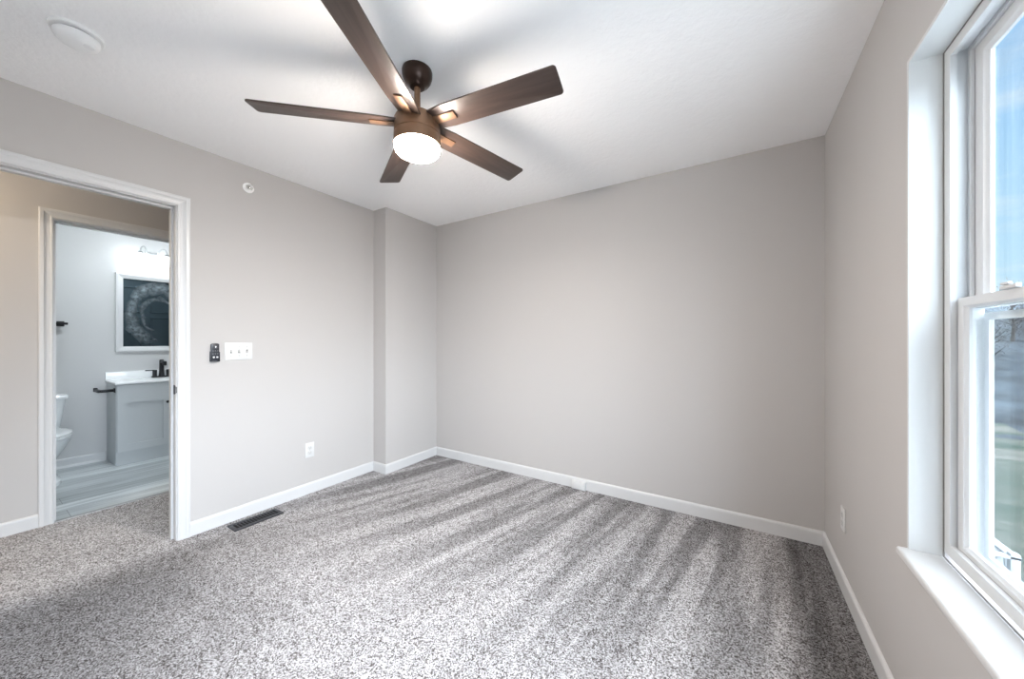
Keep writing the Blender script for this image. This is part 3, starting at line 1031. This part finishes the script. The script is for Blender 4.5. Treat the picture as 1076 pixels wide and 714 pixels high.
def shaker(y0, y1, z0, z1, knob_y):
    b = bmesh.new()
    t1 = VD - VF
    loops = []
    for f, t in [(0, 0.0004), (0, t1 - 0.001), (0.015, t1), (1, t1), (1, t1 - 0.013)]:
        c = [(y0 + f * 0.068, z0 + f * 0.070), (y0 + f * 0.068, z1 - f * 0.182), (y1 - f * 0.068, z1 - f * 0.182), (y1 - f * 0.068, z0 + f * 0.070)]
        loops.append([b.verts.new((VF + t, a, z)) for a, z in c])
    for A, B in zip(loops, loops[1:]):
        for k in range(4):
            b.faces.new((A[k], A[(k + 1) % 4], B[(k + 1) % 4], B[k]))
    b.faces.new(loops[-1])
    b.faces.new(list(reversed(loops[0])))
    bmesh.ops.recalc_face_normals(b, faces=b.faces)
    d = MB()._merge(b).build('cabinet_door', 'cabinet', van, smooth=False)
    MB().lathe([(0, 0), (0.006, 0), (0.005, 0.010), (0.013, 0.017), (0.014, 0.024), (0.009, 0.029), (0, 0.030)], seg=20,
               mat=Matrix.Translation((VD, knob_y, 0.578)) @ Matrix.Rotation(PI / 2, 4, 'Y')).build('door_knob', 'blackm', d)


shaker(V0 + 0.006, 1.2485, 0.128, 0.784, 1.213)
shaker(1.2515, V1 - 0.006, 0.128, 0.784, 1.287)
ct = MB().box(VX, VF + 0.034, V0 - 0.012, V1 + 0.012, 0.7885, 0.812, 0.005, 3).box(VX, VX + 0.018, V0 - 0.012, V1 + 0.012, 0.808, 0.896, 0.004)
ct.loft([(-5.23, 1.25, 0.8119, 0.125, 0.20), (-5.23, 1.25, 0.8145, 0.121, 0.196), (-5.23, 1.25, 0.8146, 0.113, 0.188), (-5.23, 1.25, 0.8125, 0.10, 0.17)], 2.2)
t = ct.build('countertop', 'counter', van)
t['label'] = 'white basin top with backsplash'
local(van)

# faucet
FY = 1.246
fx = -5.385
fa = thing('faucet', (fx, FY, 0.8125), 'matte black two-handle faucet on the white vanity top', 'faucet')
MB().box(fx - 0.026, fx + 0.026, FY - 0.078, FY + 0.078, 0.8125, 0.828, 0.006, 3).build('deck_plate', 'blackm', fa)
m = MB().loft([(fx, FY, 0.827, 0.024, 0.024), (fx, FY, 0.850, 0.021, 0.021), (fx, FY, 0.90, 0.018, 0.019), (fx, FY, 0.998, 0.017, 0.018), (fx, FY, 1.008, 0.011, 0.012)], 4.0, 24)
m.box(fx - 0.012, fx + 0.115, FY - 0.016, FY + 0.016, 0.968, 0.992, 0.004)
m.box(fx + 0.088, fx + 0.114, FY - 0.015, FY + 0.015, 0.946, 0.974, 0.004)
m.build('spout', 'blackm', fa)
for s in (-1, 1):
    y = FY + s * 0.055
    h = MB().loft([(fx, y, 0.827, 0.019, 0.019), (fx, y, 0.835, 0.016, 0.016), (fx, y, 0.892, 0.0175, 0.0175), (fx, y, 0.897, 0.014, 0.014)], 4.0, 24)
    h.box(fx - 0.008, fx + 0.008, min(y, y + s * 0.075), max(y, y + s * 0.075), 0.888, 0.899, 0.003)
    h.build('handle', 'blackm', fa)
local(fa)

# mirror
mi = thing('wall_mirror', (XB1, 1.205, 1.10), 'white framed mirror with smeared dark glass above the vanity', 'mirror')
MY0, MY1, MZ0, MZ1 = 0.907, 1.500, 1.10, 1.93
MB().frame(MY0, MY1, MZ0, MZ1, [(0, 0), (0, 0.020), (0.004, 0.026), (0.020, 0.026), (0.034, 0.021), (0.050, 0.015), (0.056, 0.012), (0.056, 0)], XB1, 1, inward=True).build('mirror_frame', 'trim', mi, smooth=False)
g = MB().box(XB1 + 0.0015, XB1 + 0.008, MY0 + 0.050, MY1 - 0.050, MZ0 + 0.050, MZ1 - 0.050).build('mirror_glass', 'mirror', mi, smooth=False)
g['label'] = 'dark smeared mirror glass'
local(mi)

# two-lamp vanity light
LY, LZ = 1.178, 2.155
vl = thing('vanity_light', (XB1, LY, LZ), 'brushed two-lamp vanity light glowing above the mirror', 'wall light')
shield = [(LY - 0.052, LZ + 0.030), (LY - 0.040, LZ + 0.036), (LY, LZ + 0.030), (LY + 0.040, LZ + 0.036), (LY + 0.052, LZ + 0.030), (LY + 0.046, LZ - 0.01), (LY + 0.024, LZ - 0.045), (LY, LZ - 0.080),
          (LY - 0.024, LZ - 0.045), (LY - 0.046, LZ - 0.01)]
MB().prism(shield, XB1, XB1 + 0.022, 0.006, mat=Matrix(((0, 0, 1, 0), (1, 0, 0, 0), (0, 1, 0, 0), (0, 0, 0, 1)))).build('backplate', 'nickel', vl)
for s in (-1, 1):
    y0, y1 = LY + s * 0.045, LY + s * 0.105
    pts = []
    for k in range(13):
        a = PI * k / 12
        pts.append((XB1 + 0.022 + 0.075 * min(1, k / 8), (y0 + y1) / 2 - (y1 - y0) / 2 * math.cos(a), LZ + 0.015 + 0.062 * math.sin(a)))
    pts = [(XB1 + 0.012, y0, LZ + 0.005)] + pts
    MB().tube(pts, 0.006, 10).build('curved_arm', 'nickel', vl)
    c = (XB1 + 0.097, y1, 0)
    MB().lathe([(0, LZ + 0.022), (0.014, LZ + 0.020), (0.020, LZ + 0.008), (0.034, LZ - 0.002), (0.036, LZ - 0.010), (0, LZ - 0.010)], c, 28).build('shade_holder', 'nickel', vl)
    g = MB().lathe([(0, LZ - 0.0105), (0.034, LZ - 0.0105), (0.046, LZ - 0.030), (0.052, LZ - 0.060), (0.058, LZ - 0.090), (0.066, LZ - 0.112), (0.060, LZ - 0.113), (0, LZ - 0.105)], c, 32).build('glass_shade', 'bath_glow', vl)
    g['label'] = 'glowing white glass shade'
local(vl)

# toilet
TY = 0.385
to = thing('toilet', (-5.1, TY, 0), 'white two-piece toilet left of the grey vanity', 'toilet')
m = MB().loft([(-5.02, TY, -0.003, 0.250, 0.128, 2.6), (-5.02, TY, 0.025, 0.247, 0.125, 2.6), (-5.04, TY, 0.06, 0.215, 0.098, 2.5), (-5.05, TY, 0.14, 0.195, 0.085, 2.4), (-5.03, TY, 0.22, 0.225, 0.115, 2.3),
               (-5.00, TY, 0.30, 0.255, 0.155, 2.2), (-4.985, TY, 0.355, 0.272, 0.176, 2.2), (-4.985, TY, 0.385, 0.275, 0.180, 2.2), (-4.985, TY, 0.392, 0.268, 0.173, 2.2)], seg=48)
m.loft([(-5.31, TY, 0.25, 0.115, 0.10, 3.5), (-5.31, TY, 0.34, 0.125, 0.15, 3.5), (-5.31, TY, 0.398, 0.125, 0.165, 3.5), (-5.31, TY, 0.402, 0.12, 0.16, 3.5)])
m.build('bowl', 'porcelain', to)
m = MB().loft([(-4.98, TY, 0.3925, 0.272, 0.180, 2.2), (-4.98, TY, 0.395, 0.280, 0.187, 2.2), (-4.98, TY, 0.408, 0.280, 0.187, 2.2), (-4.98, TY, 0.412, 0.274, 0.181, 2.2)], seg=48)
m.build('seat', 'porcelain', to)
m = MB().loft([(-4.985, TY, 0.4135, 0.272, 0.180, 2.2), (-4.985, TY, 0.416, 0.279, 0.186, 2.2), (-4.985, TY, 0.426, 0.278, 0.185, 2.2), (-4.985, TY, 0.434, 0.262, 0.168, 2.2), (-4.985, TY, 0.437, 0.22, 0.13, 2.2)], seg=48)
m.build('seat_lid', 'porcelain', to)
m = MB().loft([(-5.345, TY, 0.4025, 0.080, 0.150, 5), (-5.345, TY, 0.42, 0.086, 0.156, 5), (-5.342, TY, 0.55, 0.094, 0.172, 5), (-5.340, TY, 0.675, 0.098, 0.187, 5)], seg=48)
m.build('tank', 'porcelain', to)
m = MB().loft([(-5.338, TY, 0.6755, 0.102, 0.196, 6), (-5.338, TY, 0.682, 0.106, 0.201, 6), (-5.338, TY, 0.703, 0.106, 0.201, 6), (-5.338, TY, 0.711, 0.100, 0.195, 6), (-5.338, TY, 0.713, 0.085, 0.18, 6)], seg=48)
m.build('tank_lid', 'porcelain', to)
MB().lathe([(0, 0), (0.013, 0), (0.013, 0.006), (0, 0.008)], seg=16, mat=Matrix.Translation((-5.243, TY - 0.14, 0.63)) @ Matrix.Rotation(PI / 2, 4, 'Y')).box(-5.238, -5.230, TY - 0.146, TY - 0.06, 0.624, 0.636, 0.003).build('flush_lever', 'chrome', to)
local(to)

# toilet paper holder on the vanity side
tp = thing('toilet_paper_holder', (-5.10, V0, 0.735), 'empty black toilet paper holder on the side of the vanity', 'toilet paper holder')
MB().box(-5.122, -5.078, V0 - 0.010, V0 - 0.0002, 0.713, 0.757, 0.003).build('mounting_plate', 'blackm', tp)
MB().box(-5.112, -5.088, V0 - 0.095, V0 - 0.008, 0.722, 0.748, 0.003).build('post', 'blackm', tp)
MB().box(-5.26, -5.082, V0 - 0.115, V0 - 0.091, 0.723, 0.747, 0.003).box(-5.264, -5.252, V0 - 0.117, V0 - 0.089, 0.720, 0.757, 0.003).build('roll_bar', 'blackm', tp)
local(tp)

# towel bar on the wall above the toilet
tb = thing('towel_bar', (XB1, 0.56, 1.38), 'black square towel bar on the wall above the toilet', 'towel bar')
for y in (0.555, 0.015):
    MB().box(XB1, XB1 + 0.008, y - 0.024, y + 0.024, 1.356, 1.404, 0.003).box(XB1 + 0.006, XB1 + 0.062, y - 0.010, y + 0.010, 1.370, 1.390, 0.003).build('post', 'blackm', tb)
MB().box(XB1 + 0.056, XB1 + 0.074, -0.03, 0.594, 1.369, 1.391, 0.003).build('rail', 'blackm', tb)
local(tb)

# ------------------------------------------------------------------ outside the window
GZ = -2.95


def ground_h(x, y):
    q = (x * 0.36 + y * 0.93)
    rise = max(0.0, q - 27.0)
    return GZ + 0.004 * max(0, q - 8) + rise * 0.20 + 0.5 * math.sin(x * 0.11) * min(1, rise / 12)


def terrain(name, x0, x1, y0, y1, n, mat, test):
    b = bmesh.new()
    vs = [[b.verts.new((x0 + (x1 - x0) * i / n, y0 + (y1 - y0) * j / n, ground_h(x0 + (x1 - x0) * i / n, y0 + (y1 - y0) * j / n))) for j in range(n + 1)] for i in range(n + 1)]
    for i in range(n):
        for j in range(n):
            c = (vs[i][j].co + vs[i + 1][j + 1].co) / 2
            if test(c):
                b.faces.new((vs[i][j], vs[i + 1][j], vs[i + 1][j + 1], vs[i][j + 1]))
    bmesh.ops.delete(b, geom=[v for v in b.verts if not v.link_faces], context='VERTS')
    o = MB()
    o._merge(b)
    return o.build(name, mat)


dist = lambda c: c.x * 0.36 + c.y * 0.93
structure(terrain('lawn_ground', XW, 70, -30, 110, 70, 'grass', lambda c: dist(c) < 27), 'patchy winter lawn outside the window', 'lawn')
structure(terrain('hill', XW, 110, -45, 140, 100, 'woods', lambda c: dist(c) >= 25.2 and dist(c) < 75), 'blue-grey wooded slope beyond the lawn', 'hill')
m = MB().box(XW, 12.0, -14.0, 3.4, GZ - 0.1, GZ + 0.03)  # unseen pale slab added to bounce daylight up to the ceiling
structure(m.build('bounce_slab', principled('pale_bounce', (0.68, 0.67, 0.65), 0.8, var=(3.0, 0.06)), smooth=False), 'unseen pale slab below the window, added to bounce daylight indoors', 'bounce_slab')
m = MB().box(2.2, 7.5, 3.5, 8.0, GZ - 0.1, GZ + 0.03)
structure(m.build('driveway', 'asphalt', smooth=False), 'dark asphalt pad below the window', 'driveway')

# neighbour's deck with white railing
RT = 1.2229 - 3.2
dk = thing('deck_railing', (3.5, 9.5, GZ), 'white picket deck railing below the window', 'railing')
dfl = MB().box(XW + 0.02, 3.56, 8.36, 12.6, GZ + 0.05, GZ + 0.28).build('deck_floor', 'deck_white', dk, smooth=False)
m = MB().box(3.44, 3.56, 8.36, 12.6, RT - 0.05, RT, 0.01).box(XW + 0.05, 3.56, 8.36, 8.46, RT - 0.05, RT, 0.01)
m.build('top_rail', 'deck_white', dk)
m = MB().box(3.47, 3.53, 8.40, 12.6, GZ + 0.34, GZ + 0.40, 0.008).box(XW + 0.05, 3.53, 8.38, 8.44, GZ + 0.34, GZ + 0.40, 0.008)
m.build('bottom_rail', 'deck_white', dk)
for x, y in ((3.5, 8.41), (3.5, 10.4), (3.5, 12.5), (1.0, 8.41)):
    MB().box(x - 0.05, x + 0.05, y - 0.05, y + 0.05, GZ + 0.0, RT + 0.04, 0.01).build('post', 'deck_white', dk)
y = 8.58
while y < 12.4:
    if abs(y - 10.4) > 0.1:
        MB().box(3.482, 3.518, y - 0.018, y + 0.018, GZ + 0.39, RT - 0.045).build('picket', 'deck_white', dk, smooth=False)
    y += 0.13
x = 1.14
while x < 3.4:
    MB().box(x - 0.018, x + 0.018, 8.392, 8.428, GZ + 0.39, RT - 0.045).build('picket', 'deck_white', dk, smooth=False)
    x += 0.13
local(dk)


# bare trees on the slope
def make_tree(seed, x, y, h, label):
    rnd = random.Random(seed)
    z = ground_h(x, y) - 0.1
    t = thing('bare_tree', (x, y, z), label, 'tree', 'bare trees on the slope')
    m = MB().tube([(0, 0, 0), (0.1, 0.05, h * 0.3), (0.0, 0.1, h * 0.62), (0.15, 0.0, h * 0.92)], [h * 0.028, h * 0.02, h * 0.012, h * 0.003], 8)
    tips = []
    for k in range(11):
        a = rnd.uniform(0, 2 * PI)
        z0 = h * rnd.uniform(0.28, 0.75)
        ln = h * rnd.uniform(0.18, 0.34)
        p1 = Vector((math.cos(a) * ln * 0.5, math.sin(a) * ln * 0.5, z0 + ln * 0.35))
        p2 = Vector((math.cos(a + 0.2) * ln, math.sin(a + 0.2) * ln, z0 + ln * 0.95))
        m.tube([(0.05, 0.05, z0), p1, p2], [h * 0.010, h * 0.006, h * 0.002], 6)
        tips += [p1, p2]
    m.build('trunk', 'bark', t)
    b = bmesh.new()
    for p in tips:
        for k in range(60):
            q = p + Vector((rnd.gauss(0, h * 0.07), rnd.gauss(0, h * 0.07), rnd.gauss(0, h * 0.08)))
            d = Vector((rnd.gauss(0, 1), rnd.gauss(0, 1), rnd.gauss(0.5, 1))).normalized() * h * rnd.uniform(0.03, 0.06)
            s = Vector((rnd.gauss(0, 1), rnd.gauss(0, 1), rnd.gauss(0, 1))).normalized() * h * 0.005
            b.faces.new((b.verts.new(q - s), b.verts.new(q + s), b.verts.new(q + d)))
    o = MB()
    o._merge(b)
    c = o.build('crown', 'twig', t, smooth=False)


for k, (x, y, h) in enumerate([(12.5, 32, 3.4), (15.3, 34.6, 3.7), (19.0, 35, 3.4), (13.0, 38.5, 3.9), (17, 41, 4.0), (21.5, 44, 4.2), (8.5, 36, 3.6), (24.5, 38, 3.8)]):
    make_tree(k, x, y, h, 'bare grey-brown tree on the distant wooded slope')
